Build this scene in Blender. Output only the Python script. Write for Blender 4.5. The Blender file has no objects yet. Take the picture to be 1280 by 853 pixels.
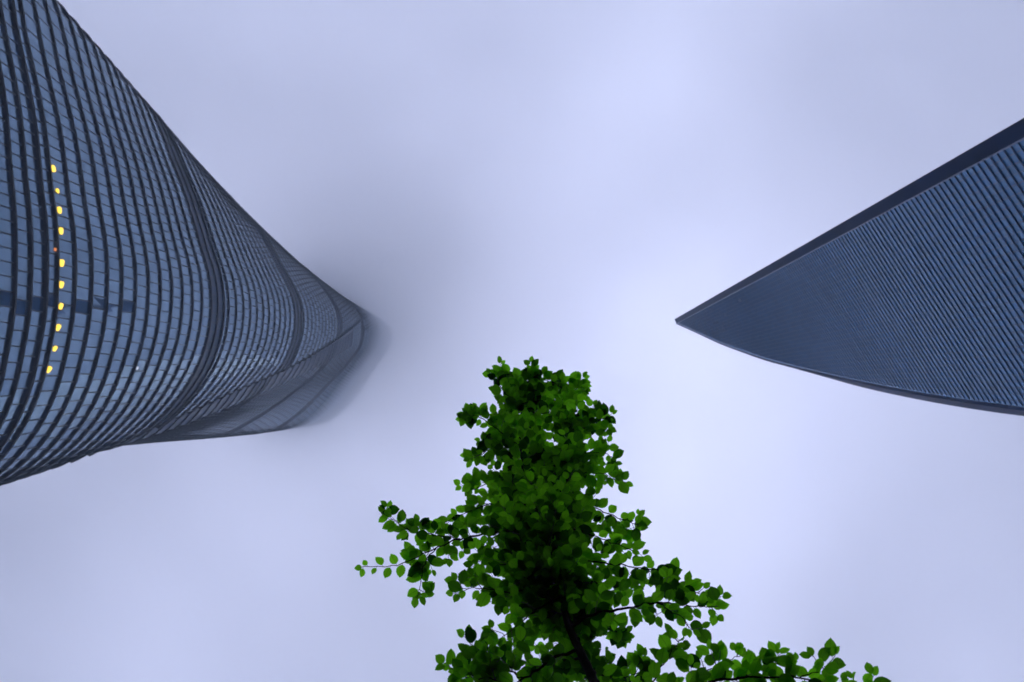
import bpy, bmesh, math, random
from mathutils import Vector, Matrix, noise
import numpy as np

# ---------------------------------------------------------------- camera
# world: +X = right in the photograph, +Y = down in the photograph, +Z = up to the sky
FPX = 924.0                       # focal length in pixels of a 1280 px wide frame (26 mm)
ZEN = (690.0, 487.5)              # where the zenith sits in the frame
CAM_H = 1.6
sc = bpy.context.scene
COL = sc.collection
c = Vector(((ZEN[0] - 640) / FPX, (ZEN[1] - 426.5) / FPX, 1)).normalized()
RC = c.rotation_difference(Vector((0, 0, 1))).to_matrix()      # camera space (x right, y down, z forward) -> world
cd = bpy.data.cameras.new('camera')
cam = bpy.data.objects.new('camera', cd)
COL.objects.link(cam)
cam.matrix_world = Matrix.Translation((0, 0, CAM_H)) @ (RC @ Matrix(((1, 0, 0), (0, -1, 0), (0, 0, -1)))).to_4x4()
cd.sensor_width = 36
cd.lens = 36 * FPX / 1280
cd.clip_start = 0.05
cd.clip_end = 20000
cd.dof.use_dof = True
cd.dof.focus_distance = 3.9
cd.dof.aperture_fstop = 4.0
sc.camera = cam

# ---------------------------------------------------------------- sky, sun, exposure
world = bpy.data.worlds.new('World')
sc.world = world
world.use_nodes = True
wt = world.node_tree
wt.nodes.clear()
SUN_EL, SUN_ROT = math.radians(62), math.radians(30)
CLOUD_COL = (0.488, 0.502, 0.712)
n_out = wt.nodes.new('ShaderNodeOutputWorld')
n_sky = wt.nodes.new('ShaderNodeTexSky')
n_sky.sky_type = 'NISHITA'; n_sky.sun_disc = False
n_sky.sun_elevation = SUN_EL; n_sky.sun_rotation = SUN_ROT
n_b1 = wt.nodes.new('ShaderNodeBackground'); n_b1.inputs['Strength'].default_value = 0.1
wt.links.new(n_sky.outputs['Color'], n_b1.inputs['Color'])
n_tc = wt.nodes.new('ShaderNodeTexCoord')
n_map = wt.nodes.new('ShaderNodeMapping'); n_map.inputs['Scale'].default_value = (1, 1, .6); n_map.inputs['Location'].default_value = (0, -.3, 0)
wt.links.new(n_tc.outputs['Generated'], n_map.inputs['Vector'])
n_noi = wt.nodes.new('ShaderNodeTexNoise')
n_noi.inputs['Scale'].default_value = 2.2; n_noi.inputs['Detail'].default_value = 4; n_noi.inputs['Roughness'].default_value = .45
n_noi.inputs['Distortion'].default_value = .6
wt.links.new(n_map.outputs['Vector'], n_noi.inputs['Vector'])
n_rmp = wt.nodes.new('ShaderNodeValToRGB')
n_rmp.color_ramp.elements[0].position = .3; n_rmp.color_ramp.elements[1].position = .7
n_rmp.color_ramp.elements[0].color = tuple(v * .84 for v in CLOUD_COL) + (1,)
n_rmp.color_ramp.elements[1].color = (CLOUD_COL[0] * 1.22, CLOUD_COL[1] * 1.20, CLOUD_COL[2] * 1.15, 1)
wt.links.new(n_noi.outputs['Fac'], n_rmp.inputs['Fac'])
# an overcast sky is brightest overhead and dims toward the horizon
n_sep = wt.nodes.new('ShaderNodeSeparateXYZ'); wt.links.new(n_tc.outputs['Generated'], n_sep.inputs[0])
n_mr = wt.nodes.new('ShaderNodeMapRange'); n_mr.inputs['From Min'].default_value = 0; n_mr.inputs['From Max'].default_value = 1
n_mr.inputs['To Min'].default_value = .10; n_mr.inputs['To Max'].default_value = 1.12
wt.links.new(n_sep.outputs['Z'], n_mr.inputs['Value'])
n_b2 = wt.nodes.new('ShaderNodeBackground')
wt.links.new(n_rmp.outputs['Color'], n_b2.inputs['Color']); wt.links.new(n_mr.outputs['Result'], n_b2.inputs['Strength'])
n_mix = wt.nodes.new('ShaderNodeMixShader'); n_mix.inputs[0].default_value = .93
wt.links.new(n_b1.outputs[0], n_mix.inputs[1]); wt.links.new(n_b2.outputs[0], n_mix.inputs[2])
wt.links.new(n_mix.outputs[0], n_out.inputs['Surface'])

sd = bpy.data.lights.new('sun', 'SUN'); sd.energy = 0.6; sd.angle = math.radians(25); sd.color = (1, .97, .92)
sun = bpy.data.objects.new('sun', sd); COL.objects.link(sun)
sun.rotation_euler = (math.radians(90) - SUN_EL, 0, math.pi - SUN_ROT)

sc.view_settings.view_transform = 'Standard'
sc.view_settings.look = 'None'
sc.view_settings.exposure = 3.42
sc.view_settings.gamma = 1.0
sc.view_settings.use_curve_mapping = False
sc.render.engine = 'CYCLES'
sc.cycles.max_bounces = 16
sc.cycles.diffuse_bounces = 3
sc.cycles.glossy_bounces = 4
sc.cycles.transmission_bounces = 6
sc.cycles.transparent_max_bounces = 8
sc.cycles.volume_bounces = 9
sc.cycles.use_denoising = True
sc.cycles.pixel_filter_type = 'BLACKMAN_HARRIS'
sc.cycles.filter_width = 1.6

# ---------------------------------------------------------------- helpers
def tag(o, label=None, cat=None, group=None, kind=None):
    if label: o['label'] = label
    if cat: o['category'] = cat
    if group: o['group'] = group
    if kind: o['kind'] = kind
    return o

def empty(name, loc):
    o = bpy.data.objects.new(name, None); COL.objects.link(o); o.location = loc
    return o

def mesh_obj(name, verts, faces, mats, parent=None, fmat=None, smooth=False, uvs=None):
    me = bpy.data.meshes.new(name)
    off = Vector(parent.location) if parent is not None else Vector((0, 0, 0))
    me.from_pydata([tuple(Vector(v) - off) for v in verts], [], faces)
    for m in (mats if isinstance(mats, (list, tuple)) else [mats]): me.materials.append(m)
    if fmat is not None: me.polygons.foreach_set('material_index', fmat)
    if smooth: me.polygons.foreach_set('use_smooth', [True] * len(me.polygons))
    if uvs is not None:
        uv = me.uv_layers.new(name='UVMap')
        uv.data.foreach_set('uv', [x for p in me.polygons for i in p.vertices for x in uvs[i]])
    me.update()
    o = bpy.data.objects.new(name, me); COL.objects.link(o)
    if parent is not None: o.parent = parent
    return o

def ray(px, py):
    return RC @ Vector(((px - 640) / FPX, (py - 426.5) / FPX, 1))

def at(px, py, h):
    """point h metres above the camera along a sight line"""
    d = ray(px, py)
    return d / d.z * h + Vector((0, 0, CAM_H))

def mat(name, col, rough=.5, metal=0., ior=1.5, spec=.5):
    m = bpy.data.materials.new(name); m.use_nodes = True
    b = m.node_tree.nodes['Principled BSDF']
    b.inputs['Base Color'].default_value = (*col, 1); b.inputs['Roughness'].default_value = rough
    b.inputs['Metallic'].default_value = metal; b.inputs['IOR'].default_value = ior
    b.inputs['Specular IOR Level'].default_value = spec
    return m

def vary(m, scale, lo, hi, coord='Object', rough=None):
    """multiply the base colour with soft noise, so that no surface is one flat tone"""
    nt = m.node_tree; b = nt.nodes['Principled BSDF']
    base = tuple(b.inputs['Base Color'].default_value)
    tc = nt.nodes.new('ShaderNodeTexCoord'); nz = nt.nodes.new('ShaderNodeTexNoise')
    nz.inputs['Scale'].default_value = scale; nz.inputs['Detail'].default_value = 5
    nt.links.new(tc.outputs[coord], nz.inputs['Vector'])
    mr = nt.nodes.new('ShaderNodeMapRange'); mr.inputs['From Min'].default_value = .3; mr.inputs['From Max'].default_value = .7
    mr.inputs['To Min'].default_value = lo; mr.inputs['To Max'].default_value = hi
    nt.links.new(nz.outputs['Fac'], mr.inputs['Value'])
    mx = nt.nodes.new('ShaderNodeVectorMath'); mx.operation = 'SCALE'; mx.inputs[0].default_value = base[:3]
    nt.links.new(mr.outputs['Result'], mx.inputs['Scale']); nt.links.new(mx.outputs[0], b.inputs['Base Color'])
    return m

def panel_glass(name, col, rough, ior, spread):
    """coated curtain-wall glass: each pane has its own slight tint (UV = pane number, floor number)"""
    m = mat(name, col, rough, 0., ior)
    nt = m.node_tree; b = nt.nodes['Principled BSDF']; b.inputs['Specular Tint'].default_value = (.50, .74, .96, 1)
    uv = nt.nodes.new('ShaderNodeUVMap')
    fl = nt.nodes.new('ShaderNodeVectorMath'); fl.operation = 'FLOOR'; nt.links.new(uv.outputs[0], fl.inputs[0])
    wn = nt.nodes.new('ShaderNodeTexWhiteNoise'); wn.noise_dimensions = '2D'; nt.links.new(fl.outputs[0], wn.inputs['Vector'])
    tc = nt.nodes.new('ShaderNodeTexCoord'); nz = nt.nodes.new('ShaderNodeTexNoise'); nz.inputs['Scale'].default_value = .05
    nz.inputs['Detail'].default_value = 4; nt.links.new(tc.outputs['Object'], nz.inputs['Vector'])
    ad = nt.nodes.new('ShaderNodeMath'); ad.operation = 'MULTIPLY_ADD'; ad.inputs[1].default_value = .55
    nt.links.new(wn.outputs['Value'], ad.inputs[0]); nt.links.new(nz.outputs['Fac'], ad.inputs[2])
    mr = nt.nodes.new('ShaderNodeMapRange'); mr.inputs['From Min'].default_value = .3; mr.inputs['From Max'].default_value = 1.2
    mr.inputs['To Min'].default_value = 1 - spread; mr.inputs['To Max'].default_value = 1 + spread
    nt.links.new(ad.outputs[0], mr.inputs['Value'])
    mx = nt.nodes.new('ShaderNodeVectorMath'); mx.operation = 'SCALE'; mx.inputs[0].default_value = col
    nt.links.new(mr.outputs['Result'], mx.inputs['Scale']); nt.links.new(mx.outputs[0], b.inputs['Base Color'])
    return m

M_glassA = panel_glass('twisting tower glass', (.012, .034, .075), .05, 3.1, .25)
M_ledge = vary(mat('dark metal ledge', (.006, .009, .014), .7), .3, .7, 1.3)
M_glassC = panel_glass('louvred plant floor and notch shade glass', (.010, .028, .07), .4, 1.5, .4)  # on the notch panes its dark tone stands in for shade
M_mull = mat('mullion metal', (.03, .04, .055), .4)
M_glassB = panel_glass('blade tower glass', (.012, .15, .37), .10, 2.4, .3)
M_fin = vary(mat('blade tower fin', (.013, .095, .20), .5), .3, .8, 1.2)
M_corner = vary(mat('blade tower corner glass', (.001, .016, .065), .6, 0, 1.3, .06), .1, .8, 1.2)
M_roof = vary(mat('roof metal', (.08, .10, .13), .6), .2, .8, 1.2)
M_ground = vary(mat('granite paving', (.20, .20, .205), .8), .4, .75, 1.2)
M_bark = vary(mat('young bark', (.010, .008, .006), .95, 0, 1.4, .1), 40, .6, 1.3)
M_twig = mat('purplish twig', (.06, .045, .05), .7)
def lamp_mat(name, col, s):
    m = mat(name, col, .4); b = m.node_tree.nodes['Principled BSDF']
    b.inputs['Emission Color'].default_value = (*col, 1); b.inputs['Emission Strength'].default_value = s
    return m
M_lamp = lamp_mat('warm lit window', (1, .62, .06), .16)
M_lamp2 = lamp_mat('orange warning lamp', (1, .32, .10), .08)
M_white = lamp_mat('pale floodlight', (.8, .85, 1), .06)

# ---------------------------------------------------------------- ground and cloud
G = 9000
gn = 24
gv = [(-G + 2 * G * i / gn, -G + 2 * G * j / gn, 0) for j in range(gn + 1) for i in range(gn + 1)]
gf = [(j * (gn + 1) + i, j * (gn + 1) + i + 1, (j + 1) * (gn + 1) + i + 1, (j + 1) * (gn + 1) + i) for j in range(gn) for i in range(gn)]
tag(mesh_obj('ground', gv, gf, M_ground), 'grey granite paving of the street level', kind='structure')

def volume_mat(name, col, density):
    m = bpy.data.materials.new(name); m.use_nodes = True
    nt = m.node_tree; nt.nodes.clear()
    o = nt.nodes.new('ShaderNodeOutputMaterial'); v = nt.nodes.new('ShaderNodeVolumePrincipled')
    v.inputs['Color'].default_value = (*col, 1); v.inputs['Density'].default_value = density
    v.inputs['Anisotropy'].default_value = 0.0
    nt.links.new(v.outputs[0], o.inputs['Volume'])
    return m

def cloud_layer():
    n, ext = 96, 6050.0
    def cx(i):                      # finer steps near the towers
        t = 2 * i / n - 1
        return ext * (0.10 * t + 0.90 * t ** 3)
    v, f = [], []
    for j in range(n + 1):
        for i in range(n + 1):
            x, y = cx(i), cx(j)
            z = CLOUD_BASE + 9 * math.exp(-((x - 110) ** 2 + (y + 15) ** 2) / 110 ** 2) - 18 * math.exp(-((x + 118) ** 2 + (y + 72) ** 2) / 78 ** 2) + 11 * noise.fractal(Vector((x / 210, y / 210, 3.1)), 1.0, 2.1, 4)
            v.append((x, y, z))
    N = (n + 1) ** 2
    v += [(x, y, CLOUD_TOP) for x, y, z in v]
    for j in range(n):
        for i in range(n):
            a = j * (n + 1) + i; b = a + 1; cc = a + n + 2; d = a + n + 1
            f.append((a, d, cc, b)); f.append((a + N, b + N, cc + N, d + N))
    for i in range(n):
        a, b = i, i + 1; f.append((a, b, b + N, a + N))
        a, b = n * (n + 1) + i, n * (n + 1) + i + 1; f.append((b, a, a + N, b + N))
        a, b = i * (n + 1), (i + 1) * (n + 1); f.append((b, a, a + N, b + N))
        a, b = i * (n + 1) + n, (i + 1) * (n + 1) + n; f.append((a, b, b + N, a + N))
    o = mesh_obj('cloud', v, f, volume_mat('low cloud', (.97, .98, 1.0), CLOUD_DENS), smooth=True)
    tag(o, 'low pale cloud layer that swallows the twisting tower top', kind='stuff')
CLOUD_BASE, CLOUD_TOP, CLOUD_DENS = 498.0, 604.0, 0.041
cloud_layer()

def haze_box():
    V = [(x, y, z) for z in (-1.0, 640.0) for x, y in ((-HAZE_EXT, -HAZE_EXT), (HAZE_EXT, -HAZE_EXT), (HAZE_EXT, HAZE_EXT), (-HAZE_EXT, HAZE_EXT))]
    F = [(3, 2, 1, 0), (4, 5, 6, 7), (0, 1, 5, 4), (1, 2, 6, 5), (2, 3, 7, 6), (3, 0, 4, 7)]
    tag(mesh_obj('haze', V, F, volume_mat('thin humid air', (.78, .89, 1), HAZE_DENS)), kind='stuff')
HAZE_EXT, HAZE_DENS = 6100.0, .00058
haze_box()

TH = [60,110,154,196,238,278,317,355,393,430,465,520,575,632]
TR = np.array([
[62.4, 61.9, 61.3, 60.7, 60.2, 60.1, 60.5, 61.6, 63.5, 66.1, 69.5, 73.6, 78.1, 82.5, 86.2, 87.6, 84.8, 77.6, 69.3, 62.7, 58.1, 55.0, 52.7, 51.1, 50.5, 51.0, 52.9, 56.1, 60.7, 66.2, 71.6, 75.6, 77.7, 77.2, 74.5, 70.3, 66.1, 62.5, 59.7, 57.8, 57.0, 57.3, 58.4, 59.7, 61.0, 62.0, 62.5, 62.6],
[61.1, 60.5, 59.9, 59.3, 58.9, 58.9, 59.3, 60.3, 62.0, 64.3, 67.2, 70.7, 74.4, 77.9, 80.7, 81.8, 79.8, 72.5, 65.1, 59.9, 56.3, 53.9, 52.1, 51.1, 51.2, 52.0, 53.8, 56.6, 60.2, 64.6, 68.8, 71.9, 73.5, 73.3, 70.8, 67.5, 64.5, 62.0, 60.3, 59.4, 59.1, 59.4, 60.2, 60.9, 61.4, 61.7, 61.8, 61.6],
[59.9, 59.2, 58.5, 57.9, 57.6, 57.6, 58.0, 59.0, 60.4, 62.4, 64.9, 67.7, 70.7, 73.3, 75.3, 76.0, 74.5, 67.4, 61.1, 57.1, 54.5, 52.7, 51.5, 51.1, 51.8, 53.0, 54.7, 57.1, 59.7, 63.0, 65.9, 68.1, 69.3, 69.3, 67.0, 64.8, 62.9, 61.6, 61.0, 60.9, 61.2, 61.6, 61.9, 62.0, 61.9, 61.5, 61.1, 60.5],
[58.6, 57.8, 57.1, 56.6, 56.3, 56.4, 56.8, 57.6, 58.9, 60.6, 62.6, 64.8, 67.0, 68.7, 69.8, 69.9, 68.3, 62.5, 57.6, 54.6, 52.7, 51.5, 50.9, 51.2, 52.5, 54.1, 55.7, 57.6, 59.4, 61.3, 63.0, 64.2, 65.0, 65.0, 63.3, 62.1, 61.4, 61.2, 61.7, 62.5, 63.3, 63.8, 63.7, 63.1, 62.2, 61.3, 60.4, 59.5],
[57.4, 56.5, 55.8, 55.3, 55.1, 55.2, 55.6, 56.3, 57.4, 58.7, 60.3, 61.9, 63.3, 64.2, 64.4, 63.6, 61.4, 57.5, 54.1, 52.0, 50.8, 50.1, 50.2, 51.1, 53.0, 54.7, 56.3, 57.7, 58.8, 59.4, 59.9, 60.3, 60.7, 60.6, 59.8, 59.6, 59.9, 60.9, 62.4, 64.1, 65.5, 66.0, 65.4, 64.1, 62.6, 61.0, 59.6, 58.4],
[56.2, 55.2, 54.5, 54.1, 53.9, 54.0, 54.3, 55.0, 55.8, 56.8, 57.9, 58.9, 59.6, 59.8, 59.2, 57.6, 54.7, 52.4, 50.6, 49.3, 48.6, 48.5, 49.1, 50.7, 53.0, 54.7, 56.0, 56.9, 57.4, 57.0, 56.6, 56.5, 56.6, 56.7, 56.7, 57.3, 58.6, 60.6, 63.1, 65.7, 67.8, 68.2, 67.0, 65.0, 62.8, 60.7, 58.9, 57.4],
[55.0, 53.9, 53.2, 52.8, 52.7, 52.8, 53.1, 53.6, 54.2, 54.8, 55.4, 55.9, 55.9, 55.4, 54.2, 51.9, 49.0, 47.6, 47.0, 46.6, 46.4, 46.7, 47.9, 50.0, 52.4, 53.9, 54.8, 55.2, 55.3, 54.1, 53.3, 52.7, 52.8, 53.3, 53.9, 55.3, 57.5, 60.5, 63.8, 67.3, 70.1, 70.3, 68.4, 65.8, 63.0, 60.4, 58.2, 56.4],
[53.9, 52.8, 52.1, 51.7, 51.6, 51.7, 51.9, 52.2, 52.5, 52.8, 52.9, 52.8, 52.3, 51.2, 49.4, 46.9, 44.2, 43.3, 43.5, 43.8, 44.1, 44.9, 46.6, 48.9, 51.0, 52.1, 52.5, 52.5, 52.1, 50.8, 49.8, 49.3, 49.4, 50.3, 51.6, 53.6, 56.6, 60.5, 64.5, 68.8, 72.3, 72.1, 69.6, 66.4, 63.1, 60.1, 57.5, 55.4],
[52.8, 51.6, 50.9, 50.6, 50.5, 50.5, 50.7, 50.8, 50.8, 50.7, 50.4, 49.7, 48.6, 47.0, 44.9, 42.3, 40.2, 39.6, 40.3, 41.1, 42.0, 43.1, 45.1, 47.4, 48.9, 49.5, 49.6, 49.1, 48.2, 47.2, 46.3, 46.0, 46.4, 47.7, 49.6, 52.2, 55.9, 60.7, 65.3, 70.2, 74.2, 73.5, 70.5, 66.8, 63.1, 59.7, 56.8, 54.5],
[51.8, 50.6, 49.8, 49.5, 49.4, 49.4, 49.4, 49.3, 49.1, 48.6, 47.7, 46.5, 45.0, 43.0, 40.6, 38.3, 36.6, 36.4, 37.2, 38.5, 39.9, 41.4, 43.5, 45.4, 46.3, 46.3, 46.1, 45.2, 44.1, 43.4, 42.8, 42.8, 43.5, 45.3, 47.8, 51.2, 55.6, 61.2, 66.1, 71.3, 75.2, 74.4, 71.2, 67.2, 63.1, 59.3, 56.2, 53.6],
[50.8, 49.5, 48.8, 48.4, 48.3, 48.2, 48.1, 47.8, 47.3, 46.4, 45.1, 43.4, 41.3, 39.0, 36.6, 34.5, 33.3, 33.3, 34.4, 36.0, 37.9, 39.8, 41.7, 43.1, 43.4, 42.8, 42.4, 41.1, 39.8, 39.5, 39.3, 39.6, 40.8, 43.0, 46.2, 50.3, 55.5, 61.6, 66.8, 72.0, 75.6, 74.7, 71.5, 67.4, 63.0, 59.0, 55.5, 52.8],
[49.9, 48.5, 47.7, 47.4, 47.2, 47.1, 46.8, 46.3, 45.4, 44.1, 42.4, 40.2, 37.7, 35.2, 32.8, 31.0, 30.1, 30.4, 31.7, 33.6, 35.9, 38.0, 39.8, 40.7, 40.5, 39.5, 38.6, 37.1, 35.9, 35.6, 35.8, 36.6, 38.2, 40.9, 44.7, 49.6, 55.3, 61.6, 67.0, 72.1, 75.3, 74.7, 71.7, 67.5, 63.0, 58.7, 54.9, 52.0],
[49.0, 47.5, 46.7, 46.3, 46.1, 45.9, 45.5, 44.8, 43.6, 41.9, 39.6, 37.0, 34.2, 31.4, 29.0, 27.5, 27.0, 27.6, 29.1, 31.4, 34.0, 36.3, 37.8, 38.3, 37.6, 36.2, 34.8, 33.2, 32.0, 31.8, 32.3, 33.5, 35.6, 38.9, 43.4, 48.9, 55.2, 61.6, 67.1, 71.8, 74.7, 74.5, 71.8, 67.6, 62.9, 58.3, 54.4, 51.2],
[48.1, 46.6, 45.7, 45.3, 45.0, 44.7, 44.2, 43.2, 41.7, 39.6, 36.9, 33.8, 30.6, 27.6, 25.3, 24.1, 24.0, 24.8, 26.6, 29.2, 32.1, 34.5, 35.9, 35.8, 34.7, 33.0, 31.0, 29.2, 28.2, 28.0, 28.8, 30.5, 33.1, 36.9, 42.0, 48.2, 55.0, 61.4, 67.0, 71.5, 74.0, 74.1, 71.8, 67.7, 62.8, 58.0, 53.8, 50.4]])

# ---------------------------------------------------------------- twisting glass tower (left)
AX = Vector((-163.0, -38.0, 0))            # its vertical axis
def _hermite(x, xs, ys):
    x = min(max(x, xs[0]), xs[-1] - 1e-6)
    j = int(np.searchsorted(xs, x, side='right')) - 1
    j = min(max(j, 0), len(xs) - 2)
    h = xs[j + 1] - xs[j]; t = (x - xs[j]) / h
    def m(k):
        if k == 0: return (ys[1] - ys[0]) / (xs[1] - xs[0])
        if k == len(xs) - 1: return (ys[-1] - ys[-2]) / (xs[-1] - xs[-2])
        return (ys[k + 1] - ys[k - 1]) / (xs[k + 1] - xs[k - 1])
    a, b = ys[j], ys[j + 1]
    return (2*t**3-3*t**2+1)*a + (t**3-2*t**2+t)*h*m(j) + (-2*t**3+3*t**2)*b + (t**3-t**2)*h*m(j+1)
def tower_row(h):
    """48 radii round the axis at height h above the eye"""
    return _hermite(h, TH, TR)
NP = 48
def notch_phi(h):
    return math.radians(61 - .29 * (h - 222))
def notch(phi, h):
    """the spiralling recess where the two leaves of the facade meet"""
    u = math.degrees((phi - notch_phi(h) + math.pi) % (2 * math.pi) - math.pi)
    dep = float(np.interp(h, [0, 200, 320, 400, 470, 640], [4.5, 4.5, 4.2, 1.8, .6, 0.0]))
    if u <= 0 or u > 17: return 0.0
    if u < 3.0: t = u / 3.0; return dep * t * t * (3 - 2 * t)
    return dep * (1 - (u - 3.0) / 14.0) ** 1.3
def tower_ring(z, n, off=0.0, extra=0.0):
    row = tower_row(z - CAM_H); pts = []
    for k in range(n):
        phi = -math.pi + 2 * math.pi * k / n + off
        x = ((phi + math.pi) / (2 * math.pi) * NP) % NP
        i = int(x); t = x - i
        p0, p1, p2, p3 = (row[(i + d) % NP] for d in (-1, 0, 1, 2))
        r = .5 * (2*p1 + (-p0+p2)*t + (2*p0-5*p1+4*p2-p3)*t*t + (-p0+3*p1-3*p2+p3)*t**3) + extra - notch(phi, z - CAM_H)
        pts.append((AX.x + r * math.cos(phi), AX.y + r * math.sin(phi), z))
    return pts

def floors_twisting():
    bands = [75.0, 154.0, 238.0, 317.0, 393.0, 465.0, 532.0]
    fl = []
    for a, b in zip(bands[:-1], bands[1:]):
        fl.append((a - 9, .85, .45)); fl.append((a - 4.5, .8, .5)); fl.append((a, 1.05, .55)); fl.append((a + 3.6, .8, .4))
        n = round((b - 9 - a - 3.6) / 6.05); st = (b - 9 - a - 3.6) / n
        for k in range(1, n): fl.append((a + 3.6 + k * st, .8, .35))
    for k in range(1, 11): fl.append((66 - 6.3 * k, .8, .35))
    for k in range(8): fl.append((532 + 4.6 + k * 5.4, .8, .4))
    return sorted(fl)
FL = [(h + CAM_H, p * float(np.interp(h, [0, 155, 350, 450, 640], [.74, .70, .36, .3, .28])), t) for h, p, t in floors_twisting()]
tower = empty('glass_skyscraper', (AX.x, AX.y, 0))
tag(tower, 'twisting round cornered glass tower with stacked dark floor rings, its top lost in cloud', 'skyscraper')
NPAN = 120
def curtain_wall():
    V, F, FM, UV = [], [], [], []
    zs = [0.0] + [z for z, p, t in FL]
    for a, (z0, z1) in enumerate(zip(zs[:-1], zs[1:])):
        r0 = tower_ring(z0, NPAN, notch_phi(z0 - CAM_H) % (2 * math.pi / NPAN)); r1 = tower_ring(z1, NPAN, notch_phi(z0 - CAM_H) % (2 * math.pi / NPAN))
        plant = any(q - 9.5 < z0 - CAM_H < q - .5 for q in (238, 317, 393, 465, 535))
        h_ = z0 - CAM_H; of_ = notch_phi(h_) % (2 * math.pi / NPAN)
        recess_shade = [h_ < 430 and 0 <= math.degrees((-math.pi + 2 * math.pi * (k + .5) / NPAN + of_ - notch_phi(h_) + math.pi) % (2 * math.pi) - math.pi) < 15 for k in range(NPAN)]  # panes inside the notch take the darker glass, recess shade put into colour
        for k in range(NPAN):
            k2 = (k + 1) % NPAN
            rnd = random.Random(a * 977 + k)
            # every pane sits a few millimetres differently in its frame
            q = [Vector(r0[k]), Vector(r0[k2]), Vector(r1[k2]), Vector(r1[k])]
            cen = sum(q, Vector()) / 4; out = (cen - Vector((AX.x, AX.y, cen.z))).normalized()
            q = [p + out * rnd.uniform(-.006, .006) for p in q]
            b = len(V); V += q; F.append((b, b + 1, b + 2, b + 3)); FM.append(2 if plant or recess_shade[k] else 0); UV += [(k + .5, a + .5)] * 4
            # mullion: a slim fin on the joint
            w = (Vector(r0[k2]) - Vector(r0[k])).normalized() * .13
            A, B = Vector(r0[k]), Vector(r1[k]); o2 = out * .10
            b = len(V); V += [A - w, A + w, A + w + o2, A - w + o2, B - w, B + w, B + w + o2, B - w + o2]
            UV += [(0, 0)] * 8
            F += [(b + 1, b + 2, b + 6, b + 5), (b + 2, b + 3, b + 7, b + 6), (b + 3, b, b + 4, b + 7)]; FM += [1] * 3
    mesh_obj('curtain_wall', V, F, [M_glassA, M_mull, M_glassC], tower, FM, uvs=UV)
curtain_wall()
def ring_mesh(name, z, p, t, m, n=360):
    of = notch_phi(z - CAM_H) % (2 * math.pi / n); ri = tower_ring(z, n, of, -.35); ro = tower_ring(z, n, of, p)
    V = [(x, y, z) for x, y, _ in ri] + [(x, y, z) for x, y, _ in ro] + [(x, y, z + t) for x, y, _ in ro] + [(x, y, z + t) for x, y, _ in ri]
    F = []
    for k in range(n):
        k2 = (k + 1) % n
        for s in range(3): F.append((s * n + k, s * n + k2, (s + 1) * n + k2, (s + 1) * n + k))
    return mesh_obj(name, V, F, m, tower)
for z, p, t in FL[-100:]:
    ring_mesh('floor_ledge', z - t * .5, p, t, M_ledge)
top = tower_ring(FL[-1][0] + .5, 96)
V = list(top) + [(AX.x, AX.y, FL[-1][0] + 6)]
mesh_obj('roof', V, [(k, (k + 1) % 96, 96) for k in range(96)], M_roof, tower)

def on_tower(px, py):
    """where a sight line meets the curtain wall"""
    d = ray(px, py); d = d / d.z; best = None
    for i in range(600):
        h = 90 + i * .25
        x, y = d.x * h - AX.x, d.y * h - AX.y
        row = tower_row(h); u = ((math.atan2(y, x) + math.pi) / (2 * math.pi) * NP) % NP
        k = int(u); r = row[k % NP] * (1 - u + k) + row[(k + 1) % NP] * (u - k)
        g = math.hypot(x, y) - r
        if best is None or g < best[0] - 1e-9: best = (g, h)
        if g < 0: best = (g, h); break
    h = best[1]; p = Vector((d.x * h, d.y * h, h + CAM_H))
    return p, (Vector((p.x - AX.x, p.y - AX.y, 0))).normalized()
def lit_box(name, px, py, wid, hei, m, label=None):
    wid, hei = hei * .9, wid * .76
    p, n = on_tower(px, py)
    s = Vector((-n.y, n.x, 0)); p = p + n * .30
    c = .28 * min(wid, hei)                                  # softened corners
    loop = [(-wid/2 + c, -hei/2), (wid/2 - c, -hei/2), (wid/2, -hei/2 + c), (wid/2, hei/2 - c), (wid/2 - c, hei/2), (-wid/2 + c, hei/2), (-wid/2, hei/2 - c), (-wid/2, -hei/2 + c)]
    V = [p + s * a + n * dn + Vector((0, 0, z)) for dn in (.02, -.5) for a, z in loop]
    F = [tuple(range(8))] + [(k, (k + 1) % 8, (k + 1) % 8 + 8, k + 8) for k in range(8)]
    o = mesh_obj(name, V, F, m, tower)
    if label: o['label'] = label
    return o
for px, py, w, h in ((66, 211, 1.5, 1.7), (71, 239, 1.1, 1.2), (73.5, 263, 1.5, 1.7), (75.5, 289, 1.5, 1.7), (76.5, 329, 1.5, 1.8), (76, 356, 1.5, 1.7),
                     (75, 383, 1.5, 1.7), (72, 409.5, 1.5, 1.7), (67.5, 436, 1.4, 1.6), (60.5, 462, 1.4, 1.7)):
    lit_box('lit_window', px, py, w, h, M_lamp, 'glowing warm yellow window')
lit_box('warning_lamp', 68, 312, .7, .8, M_lamp2, 'small orange lamp')
lit_box('floodlight', 171, 460, .8, .9, M_white, 'tiny pale lamp')

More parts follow.
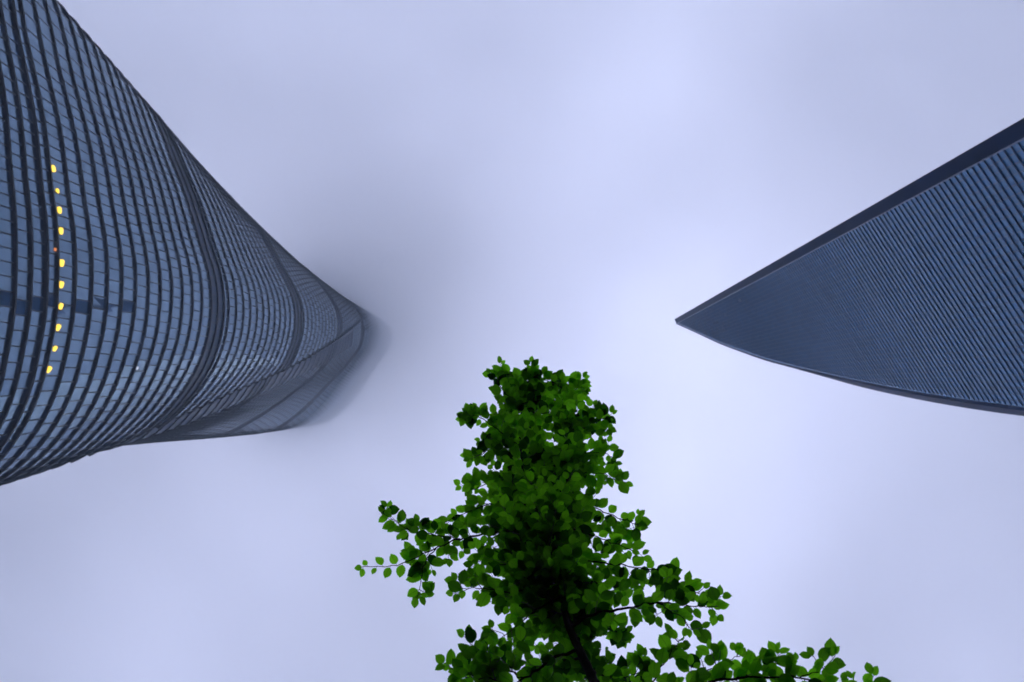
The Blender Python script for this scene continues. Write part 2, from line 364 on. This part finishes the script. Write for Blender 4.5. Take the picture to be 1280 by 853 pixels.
# ---------------------------------------------------------------- tapering blade tower (right)
blade = None
A0 = Vector((82.9, -44.4, 0)); TH_B = math.radians(59.5)
D1 = Vector((math.cos(TH_B), math.sin(TH_B), 0))                 # along the wide face
D2 = Vector((math.cos(math.radians(-27.6)), math.sin(math.radians(-27.6)), 0))   # away from the eye
LB = 63.0
TX = [0, 60, 110, 140, 160, 183, 217, 252, 287, 320, 353, 385, 418, 450, 480, 497.0]
TY = [63, 63, 62.2, 60.4, 58.9, 57.0, 54.2, 50.3, 45.7, 40.9, 35.6, 29.0, 21.6, 13.0, 4.9, .5]
def bt(z):
    return max(.4, _hermite(z - CAM_H, TX, TY))
TOPZ = 497 + CAM_H
blade = empty('tapering_skyscraper', A0 + D1 * 30 + D2 * 30)
tag(blade, 'dark blue blade shaped tower of fine ribbed cladding narrowing to a sharp tip', 'skyscraper')
CH = 3.0                                                         # width of the smooth corner strip
UP2 = (A0.normalized().cross(Vector((0, 0, 1)))).normalized()
if UP2.y > 0: UP2 = -UP2
A1 = A0 + UP2 * CH + D2 * .4                                      # far edge of the corner strip
CC = A0 + D1 * LB + D2 * LB
def section(z):
    t = bt(z); q = LB - t
    B = A0 + D1 * LB; D = A0 + D2 * LB
    P = A0 + D1 * t; Q = B + D2 * q                              # cut across corner B
    Q2 = D + D1 * q; P2 = A0 + D2 * max(t, .6)                   # cut across corner D
    return [A0, P, Q, CC, Q2, P2, A1]
def blade_tower():
    pitch = 2.08
    n = int((TOPZ - 4) / pitch)
    zs = [i * pitch for i in range(n + 1)] + [TOPZ]
    EDGE = 1.0
    gV, gF, gU = [], [], []        # wide face, glass
    fV, fF = [], []                # fins on the wide face
    sV, sF = [], []                # smooth corner strip
    oV, oF = [], []                # the other faces
    cV, cF = [], []
    mV, mF = [], []
    pan = 1.75
    nrm = Vector((D1.y, -D1.x, 0));
    if nrm.dot(-A0) < 0: nrm = -nrm                              # towards the eye
    for i, (z0, z1) in enumerate(zip(zs[:-1], zs[1:])):
        s0, s1 = section(z0), section(z1)
        Z0, Z1 = Vector((0, 0, z0)), Vector((0, 0, z1))
        # glass of the wide face, pane by pane
        t0, t1 = bt(z0), bt(z1)
        k = 0
        while k * pan < t0 - EDGE:
            a0, b0 = k * pan, min((k + 1) * pan, t0 - EDGE); a1, b1 = min(a0, max(t1 - EDGE, 0)), min(b0, max(t1 - EDGE, 0))
            b = len(gV)
            gV += [A0 + D1 * a0 + Z0, A0 + D1 * b0 + Z0, A0 + D1 * b1 + Z1, A0 + D1 * a1 + Z1]
            gU += [(k + .5, (i // 2) + .5)] * 4
            gF.append((b, b + 1, b + 2, b + 3)); k += 1
            if b0 < t1 - EDGE - .3:                              # slim upright on the joint
                b = len(mV); o_ = nrm * .09; w_ = D1 * .13; c_ = A0 + D1 * b0
                mV += [c_ - w_ + Z0, c_ + w_ + Z0, c_ + w_ + o_ + Z0, c_ - w_ + o_ + Z0, c_ - w_ + Z1, c_ + w_ + Z1, c_ + w_ + o_ + Z1, c_ - w_ + o_ + Z1]
                mF += [(b + 1, b + 2, b + 6, b + 5), (b + 2, b + 3, b + 7, b + 6), (b + 3, b, b + 4, b + 7)]
        # fin
        w = t1 - EDGE - .25
        if w > .8:
            p, th = FIN
            b = len(fV)
            for zz in (z0, z0 + th):
                fV += [A0 + D1 * .35 + nrm * -.02 + Vector((0, 0, zz)), A0 + D1 * w + nrm * -.02 + Vector((0, 0, zz)),
                       A0 + D1 * w + nrm * p + Vector((0, 0, zz)), A0 + D1 * .35 + nrm * p + Vector((0, 0, zz))]
            fF += [(b, b + 1, b + 2, b + 3), (b + 4, b + 5, b + 6, b + 7), (b + 2, b + 3, b + 7, b + 6), (b + 1, b + 2, b + 6, b + 5), (b, b + 3, b + 7, b + 4)]
        # cut faces and the rest of the shell
        b = len(oV)
        oV += [v + Z0 for v in s0[1:]] + [v + Z1 for v in s1[1:]]
        for e in range(5): oF.append((b + e, b + e + 1, b + e + 7, b + e + 6))
        # edge strip beside the cut
        b = len(cV)
        cV += [A0 + D1 * max(t0 - EDGE, 0) + nrm * .12 + Z0, A0 + D1 * t0 + nrm * .12 + Z0, A0 + D1 * t1 + nrm * .12 + Z1, A0 + D1 * max(t1 - EDGE, 0) + nrm * .12 + Z1,
               A0 + D1 * t0 + Z0, A0 + D1 * t1 + Z1, A0 + D1 * max(t0 - EDGE, 0) + Z0, A0 + D1 * max(t1 - EDGE, 0) + Z1]
        cF += [(b, b + 1, b + 2, b + 3), (b + 1, b + 4, b + 5, b + 2), (b, b + 3, b + 7, b + 6)]
        if z1 < TOPZ - 8.5:
            b = len(sV)
            sV += [A0 + Z0, A1 + Z0, A1 + Z1, A0 + Z1]; sF.append((b, b + 1, b + 2, b + 3))
    mesh_obj('facade', gV, gF, M_glassB, blade, uvs=gU)
    mesh_obj('uprights', mV, mF, M_fin, blade)
    mesh_obj('cladding_fins', fV, fF, M_fin, blade)
    mesh_obj('corner_strip', sV, sF, M_corner, blade, smooth=True)
    mesh_obj('edge_strip', cV, cF, M_corner, blade)
    mesh_obj('rear_wall', oV, oF, M_corner, blade)
    # slim metal bead between the corner strip and the wide face
    bV, bF = [], []
    for zz in (0, TOPZ - 7):
        bV += [A0 + nrm * .18 + D1 * .02 + Vector((0, 0, zz)), A0 + D1 * .34 + nrm * .18 + Vector((0, 0, zz)), A0 + D1 * .34 + Vector((0, 0, zz)), A0 + Vector((0, 0, zz))]
    bF = [(0, 1, 5, 4), (1, 2, 6, 5), (3, 0, 4, 7)]
    mesh_obj('corner_bead', bV, bF, M_bead, blade)
    s = [v + Vector((0, 0, TOPZ)) for v in section(TOPZ)]
    mesh_obj('roof', s, [tuple(range(len(s)))], M_roof, blade)
FIN = (.27, .22)
M_bead = mat('blade tower bead', (.16, .22, .33), .4)
blade_tower()

# ---------------------------------------------------------------- tree
rng = random.Random(11)
TW_GAP = .041
def leaf_material():
    m = bpy.data.materials.new('leaf'); m.use_nodes = True
    nt = m.node_tree; nt.nodes.clear()
    N = nt.nodes.new; L = nt.links.new
    out = N('ShaderNodeOutputMaterial')
    at_ = N('ShaderNodeAttribute'); at_.attribute_name = 'tint'
    uv = N('ShaderNodeUVMap'); sep = N('ShaderNodeSeparateXYZ'); L(uv.outputs[0], sep.inputs[0])
    # side veins: slanted lines off the midrib
    ab = N('ShaderNodeMath'); ab.operation = 'ABSOLUTE'; L(sep.outputs['X'], ab.inputs[0])
    sl = N('ShaderNodeMath'); sl.operation = 'MULTIPLY_ADD'; sl.inputs[1].default_value = -.55; L(ab.outputs[0], sl.inputs[0]); L(sep.outputs['Y'], sl.inputs[2])
    sc_ = N('ShaderNodeMath'); sc_.operation = 'MULTIPLY'; sc_.inputs[1].default_value = 7.0; L(sl.outputs[0], sc_.inputs[0])
    fr = N('ShaderNodeMath'); fr.operation = 'FRACT'; L(sc_.outputs[0], fr.inputs[0])
    pp = N('ShaderNodeMath'); pp.operation = 'COMPARE'; pp.inputs[1].default_value = .5; pp.inputs[2].default_value = .09; L(fr.outputs[0], pp.inputs[0])
    mid = N('ShaderNodeMath'); mid.operation = 'LESS_THAN'; mid.inputs[1].default_value = .045; L(ab.outputs[0], mid.inputs[0])
    vn = N('ShaderNodeMath'); vn.operation = 'MAXIMUM'; L(pp.outputs[0], vn.inputs[0]); L(mid.outputs[0], vn.inputs[1])
    vs = N('ShaderNodeMath'); vs.operation = 'MULTIPLY'; vs.inputs[1].default_value = .45; L(vn.outputs[0], vs.inputs[0])
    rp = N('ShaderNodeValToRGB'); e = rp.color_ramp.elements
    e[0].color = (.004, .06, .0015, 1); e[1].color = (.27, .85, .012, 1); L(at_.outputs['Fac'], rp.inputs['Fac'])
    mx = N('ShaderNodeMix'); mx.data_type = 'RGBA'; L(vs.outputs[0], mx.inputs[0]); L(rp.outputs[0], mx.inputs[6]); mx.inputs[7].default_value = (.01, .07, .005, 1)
    tr = N('ShaderNodeBsdfTranslucent'); L(mx.outputs[2], tr.inputs['Color'])
    pb = N('ShaderNodeBsdfPrincipled'); pb.inputs['Base Color'].default_value = (.010, .035, .006, 1); pb.inputs['Roughness'].default_value = .5; pb.inputs['Specular IOR Level'].default_value = .2
    ms = N('ShaderNodeMixShader'); ms.inputs[0].default_value = .76; L(pb.outputs[0], ms.inputs[1]); L(tr.outputs[0], ms.inputs[2])
    L(ms.outputs[0], out.inputs['Surface'])
    return m
M_leaf = leaf_material()

tree = empty('young_tree', (0.42, 1.95, 0))
tag(tree, 'young broadleaf tree with bright green oval leaves rising between the two towers', 'tree')

def tube(pts, rads, V, F, n=6):
    """tapered tube through points"""
    prev = None
    for i, p in enumerate(pts):
        d = (pts[min(i + 1, len(pts) - 1)] - pts[max(i - 1, 0)]).normalized()
        u = d.orthogonal().normalized() if prev is None else (prev - d * prev.dot(d)).normalized()
        prev = u; w = d.cross(u)
        b = len(V)
        for k in range(n):
            a = 2 * math.pi * k / n
            V.append(p + (u * math.cos(a) + w * math.sin(a)) * rads[i])
        if i:
            for k in range(n):
                F.append((b - n + k, b - n + (k + 1) % n, b + (k + 1) % n, b + k))
    V.append(pts[-1]); e = len(V) - 1
    for k in range(n): F.append((e - n + k, e - n + (k + 1) % n, e))

def smooth_path(P, steps=5):
    out = []
    for i in range(len(P) - 1):
        p0 = P[max(i - 1, 0)]; p1 = P[i]; p2 = P[i + 1]; p3 = P[min(i + 2, len(P) - 1)]
        for s in range(steps):
            t = s / steps
            out.append(.5 * (2*p1 + (p2-p0)*t + (2*p0-5*p1+4*p2-p3)*t*t + (3*p1-p0-3*p2+p3)*t**3))
    out.append(P[-1])
    return out

# limbs: (sight x, sight y, metres above the eye) of bends, root radius, tip radius
LIMBS = [
 # leaders
 ([(683,703,3.42),(668,682,3.62),(659,645,3.95),(654,600,4.35),(650,548,4.8),(652,510,5.15),(658,486,5.4)], .0150, .003),
 ([(683,703,3.42),(690,670,3.7),(698,625,4.05),(706,585,4.4),(714,550,4.7),(722,520,4.95)], .0120, .003),
 # left sprays
 ([(663,664,3.8),(620,666,3.85),(575,674,3.85),(535,690,3.8),(498,706,3.78),(452,709,3.75)], .0075, .0013),
 ([(575,674,3.85),(540,668,3.9),(510,662,3.92),(478,640,3.95)], .0040, .0012),
 ([(545,686,3.8),(530,705,3.75),(526,728,3.72),(521,748,3.7)], .0035, .0012),
 ([(656,620,4.2),(620,628,4.2),(585,640,4.15),(552,655,4.1)], .0055, .0015),
 ([(654,590,4.45),(628,592,4.5),(606,606,4.5),(592,612,4.5)], .0050, .0015),
 ([(651,560,4.7),(625,540,4.8),(600,522,4.85),(584,516,4.9)], .0050, .0015),
 ([(651,555,4.7),(630,560,4.75),(610,563,4.8),(598,570,4.8)], .0040, .0015),
 ([(651,510,5.1),(632,492,5.2),(618,474,5.3)], .0040, .0014),
 ([(656,480,5.35),(672,474,5.4),(690,478,5.4),(705,487,5.4)], .0035, .0014),
 ([(652,505,5.1),(680,500,5.2),(705,500,5.25),(724,494,5.3)], .0040, .0014),
 ([(657,478,5.35),(642,470,5.4),(626,466,5.4)], .0030, .0014),
 ([(690,478,5.4),(708,482,5.42),(724,488,5.4)], .0028, .0013),
 ([(655,520,5.0),(690,515,5.1),(715,508,5.2)], .0035, .0014),
 ([(650,550,4.8),(668,538,4.9),(686,530,5.0)], .0030, .0014),
 ([(700,612,4.15),(680,596,4.4),(672,580,4.6)], .0030, .0014),
 ([(658,490,5.3),(664,474,5.4),(667,462,5.45)], .0028, .0013),
 # right sprays
 ([(716,545,4.75),(735,532,4.85),(752,524,4.9),(760,530,4.95)], .0040, .0014),
 ([(708,580,4.45),(730,568,4.5),(752,566,4.55),(765,572,4.6)], .0040, .0014),
 ([(704,592,4.35),(728,592,4.4),(752,592,4.4),(768,600,4.4)], .0040, .0014),
 ([(698,625,4.05),(725,628,4.1),(755,640,4.1),(785,652,4.05),(798,656,4.0)], .0050, .0014),
 ([(692,660,3.75),(722,664,3.8),(758,676,3.8),(790,688,3.75)], .0050, .0014),
 ([(688,690,3.55),(725,700,3.6),(770,706,3.55),(815,712,3.5),(836,716,3.5)], .0060, .0014),
 # lower right, the two long ones
 ([(712,785,3.08),(742,768,3.1),(785,760,3.1),(822,754,3.1),(862,758,3.1),(898,758,3.1)], .0085, .0013),
 ([(812,756,3.1),(836,740,3.15),(860,738,3.2),(884,748,3.2)], .0035, .0012),
 ([(822,754,3.1),(846,768,3.05),(866,788,3.0)], .0035, .0012),
 ([(752,910,2.35),(800,878,2.6),(860,860,2.75),(920,848,2.8),(985,846,2.8),(1040,856,2.8),(1090,860,2.8)], .0095, .0013),
 ([(920,848,2.8),(950,838,2.85),(972,830,2.85),(984,822,2.85)], .0030, .0012),
 ([(860,860,2.75),(884,840,2.8),(905,828,2.85),(925,820,2.85)], .0030, .0012),
 ([(1000,847,2.8),(1024,838,2.8),(1036,830,2.8)], .0025, .0012),
 ([(800,878,2.6),(822,842,2.7),(842,812,2.75),(850,800,2.8)], .0035, .0012),
 # limbs that climb away behind the stem
 ([(712,785,3.08),(716,812,3.35),(722,830,3.65),(730,838,3.95)], .0080, .0018),
 ([(705,762,3.18),(728,772,3.5),(752,782,3.8),(778,792,3.95)], .0070, .0016),
 ([(700,745,3.25),(684,765,3.6),(668,785,3.85),(655,800,4.0)], .0070, .0016),
 ([(694,725,3.35),(720,735,3.7),(750,738,3.95),(775,745,4.1)], .0060, .0016),
 ([(690,715,3.4),(668,728,3.8),(650,738,4.0),(636,748,4.1)], .0060, .0016),
 ([(728,820,2.92),(700,838,3.3),(680,850,3.6),(664,862,3.8)], .0070, .0016),
 ([(735,838,2.83),(760,846,3.2),(788,846,3.5),(806,838,3.6)], .0060, .0016),
 # lower left
 ([(722,812,2.95),(690,824,2.95),(655,848,2.9),(630,862,2.9),(604,868,2.9)], .0080, .0015),
 ([(655,848,2.9),(628,836,2.95),(606,822,3.0),(600,812,3.0)], .0035, .0013),
 ([(640,854,2.9),(610,848,2.92),(590,846,2.95),(580,848,2.95)], .0035, .0013),
 ([(697,728,3.3),(664,738,3.3),(632,740,3.3),(600,736,3.3),(578,736,3.3)], .0055, .0013),
 ([(702,745,3.2),(672,762,3.2),(645,782,3.15),(624,800,3.1)], .0050, .0013),
 ([(680,700,3.45),(650,706,3.5),(622,704,3.5),(598,702,3.5)], .0045, .0013),
]
TRUNK = [Vector((0.42, 1.95, 0)), Vector((0.44, 1.88, .9)), Vector((.40, 1.72, 1.9)), Vector((.30, 1.50, 2.9)), at(758, 905, 2.45), at(741, 850, 2.75), at(728, 820, 2.92), at(712, 785, 3.08), at(698, 738, 3.28), at(683, 703, 3.42)]
TR_R = [.048, .040, .034, .026, .019, .0175, .017, .016, .014, .0125]
V, F = [], []
tp = smooth_path(TRUNK, 6)
tube(tp, [float(np.interp(i / (len(tp) - 1) * (len(TR_R) - 1), range(len(TR_R)), TR_R)) * (1 + .05 * math.sin(i * 2.1)) for i in range(len(tp))], V, F, 12)
mesh_obj('trunk', V, F, M_bark, tree, smooth=True)

leafV, leafF, leafUV, leafT = [], [], [], []
twV, twF = [], []
PROF = [(0, .03), (.07, .22), (.20, .42), (.40, .51), (.62, .47), (.80, .31), (.92, .11), (1.0, .0)]
def add_leaf(p, d, nrm, L, tint):
    d = d.normalized(); nrm = (nrm - d * nrm.dot(d)).normalized(); s = d.cross(nrm)
    wid = rng.uniform(.98, 1.32); cup = rng.uniform(.03, .22); curl = rng.uniform(-.03, .22); side = rng.uniform(-.05, .05)
    wav = rng.uniform(0, 6.28)
    b = len(leafV)
    for i, (t, w) in enumerate(PROF):
        cen = p + d * (t * L) - nrm * (curl * L * t * t) + s * side * L * math.sin(t * 3.1)
        w2 = w * L * wid * .62
        wob = .02 * L * math.sin(wav + i * 2.4)
        leafV.append(cen + s * -w2 + nrm * (w2 * cup * 1.6 + wob)); leafUV.append((-w * 2.1, t)); 
        leafV.append(cen); leafUV.append((0, t))
        leafV.append(cen + s * w2 + nrm * (w2 * cup * 1.6 - wob)); leafUV.append((w * 2.1, t))
        leafT.extend([tint] * 3)
        if i:
            a = b + 3 * (i - 1)
            leafF.append((a, a + 1, a + 4, a + 3)); leafF.append((a + 1, a + 2, a + 5, a + 4))

UPV = Vector((0, 0, 1))
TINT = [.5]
def dress(path, r0, r1, spacing, spread=1.0, start=0.0, size=1.0, terminal=True):
    """alternate leaves along a twig"""
    acc = rng.uniform(0, spacing); side = rng.choice((-1, 1)); total = sum((path[i + 1] - path[i]).length for i in range(len(path) - 1)); run = 0
    for i in range(len(path) - 1):
        a, b = path[i], path[i + 1]; L = (b - a).length; d = (b - a) / max(L, 1e-6)
        acc += L; run += L
        while acc > spacing:
            acc -= spacing; side = -side
            if run / total < start: continue
            frac = run / total
            p = a.lerp(b, rng.random())
            hor = d.cross(UPV)
            if hor.length < .15: hor = Vector((rng.uniform(-1, 1), rng.uniform(-1, 1), 0))
            hor.normalize()
            dd = (d * rng.uniform(.35, 1.0) + hor * side * rng.uniform(.7, 1.2) + UPV * rng.uniform(-.35, .25)).normalized()
            nn = (UPV + Vector((rng.gauss(0, .2), rng.gauss(0, .2), 0))).normalized()
            ls = leaf_len(path[0]) * size * rng.uniform(.72, 1.18) * (1.0 - .30 * max(0, frac - .7) / .3)
            pet = p + dd * .010
            tube([p, pet], [.0009, .0007], twV, twF, 3)
            add_leaf(pet, dd, nn, ls, min(1, max(0, TINT[0] + .45 * (frac - .35) + rng.gauss(0, .13))))  # young tip leaves brighter; inner crown shade also put into the tint
    if terminal:
        d = (path[-1] - path[-2]).normalized()
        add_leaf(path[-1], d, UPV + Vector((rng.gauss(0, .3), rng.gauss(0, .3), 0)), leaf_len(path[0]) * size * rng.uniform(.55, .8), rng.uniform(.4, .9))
def leaf_len(p):
    return .040 + .0070 * (p.z - CAM_H)      # the leaves are larger on the sunlit upper shoots

def twig(p, d, L, depth=0, size=1.0):
    """a leafy twig that wanders; long ones carry smaller ones"""
    pts = [p]; n = 5
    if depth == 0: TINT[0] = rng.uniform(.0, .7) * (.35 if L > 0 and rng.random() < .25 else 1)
    for i in range(n):
        d = (d + Vector((rng.gauss(0, .16), rng.gauss(0, .16), rng.gauss(0, .12) + .015))).normalized()
        pts.append(pts[-1] + d * L / n)
    tube(pts, [.0022 * (1 - .12 * i) * (1 if depth == 0 else .7) for i in range(n + 1)], twV, twF, 4)
    dress(pts, 0, 0, .0262, size=size)
    if depth == 0 and L > .14:
        for k in (1, 2, 3):
            if rng.random() < .6:
                sd_ = d.cross(UPV) * rng.choice((-1, 1)) + d * .8 + UPV * rng.uniform(-.4, .4)
                twig(pts[k], sd_.normalized(), L * rng.uniform(.35, .6), 1, size)

paths = []
for pts, r0, r1 in LIMBS:
    W = [at(*q) for q in pts]
    sp = smooth_path(W, 6)
    # slight kinks at the nodes
    for i in range(1, len(sp) - 1): sp[i] = sp[i] + Vector((rng.gauss(0, .003), rng.gauss(0, .003), rng.gauss(0, .004)))
    V, F = [], []
    rr_ = [r0 + (r1 - r0) * (i / (len(sp) - 1)) ** .7 for i in range(len(sp))]
    tube(sp, rr_, V, F, 8)
    mesh_obj('branch', V, F, M_bark, tree, smooth=True)
    paths.append((sp, r0))
for n_, (sp, r0) in enumerate(paths):
    total = sum((sp[i + 1] - sp[i]).length for i in range(len(sp) - 1))
    leader = n_ < 2
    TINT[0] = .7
    ex = LIMBS[n_][0][-1][0]; lim = .55 if ex > 840 else .62 if ex < 560 else 1.2 if ex < 600 else 1.0
    dress(sp, 0, 0, .034 if not leader else .05, start=.25 if not leader else .1)
    cnt = int(total / (TW_GAP if not leader else TW_GAP * .68))
    for k in range(cnt):
        f = (k + rng.random()) / cnt
        if n_ > 1 and f < .10: continue
        if n_ == 2 and f > .72: continue
        i = min(int(f * (len(sp) - 1)), len(sp) - 2); p = sp[i].lerp(sp[i + 1], rng.random())
        d = (sp[i + 1] - sp[i]).normalized()
        if leader:
            a = rng.uniform(0, 2 * math.pi); o = Vector((math.cos(a), math.sin(a), 0)); dd = (o + d * .3 + UPV * rng.uniform(.0, .9)).normalized()
            L = rng.uniform(.12, .27) * (1.25 - .65 * f)
        else:
            hor = d.cross(UPV).normalized() * rng.choice((-1, 1))
            dd = (hor * rng.uniform(.4, 1) + d * rng.uniform(.5, 1.1) + UPV * rng.uniform(-.2, .9)).normalized()
            L = rng.uniform(.06, .16) * (1.15 - .55 * f) * lim
        twig(p, dd, L)
for k in range(60):                        # short shoots along the upper stem
    i = rng.randrange(int(len(tp) * .80), len(tp) - 1); a = rng.uniform(0, 6.283)
    twig(tp[i], Vector((math.cos(a), math.sin(a), rng.uniform(.1, 1.2))).normalized(), rng.uniform(.10, .22))
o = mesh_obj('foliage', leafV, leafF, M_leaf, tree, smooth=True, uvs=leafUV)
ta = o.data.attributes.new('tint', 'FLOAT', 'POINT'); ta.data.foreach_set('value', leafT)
mesh_obj('twigs', twV, twF, M_twig, tree)
print('leaves', len(leafT) // 24)
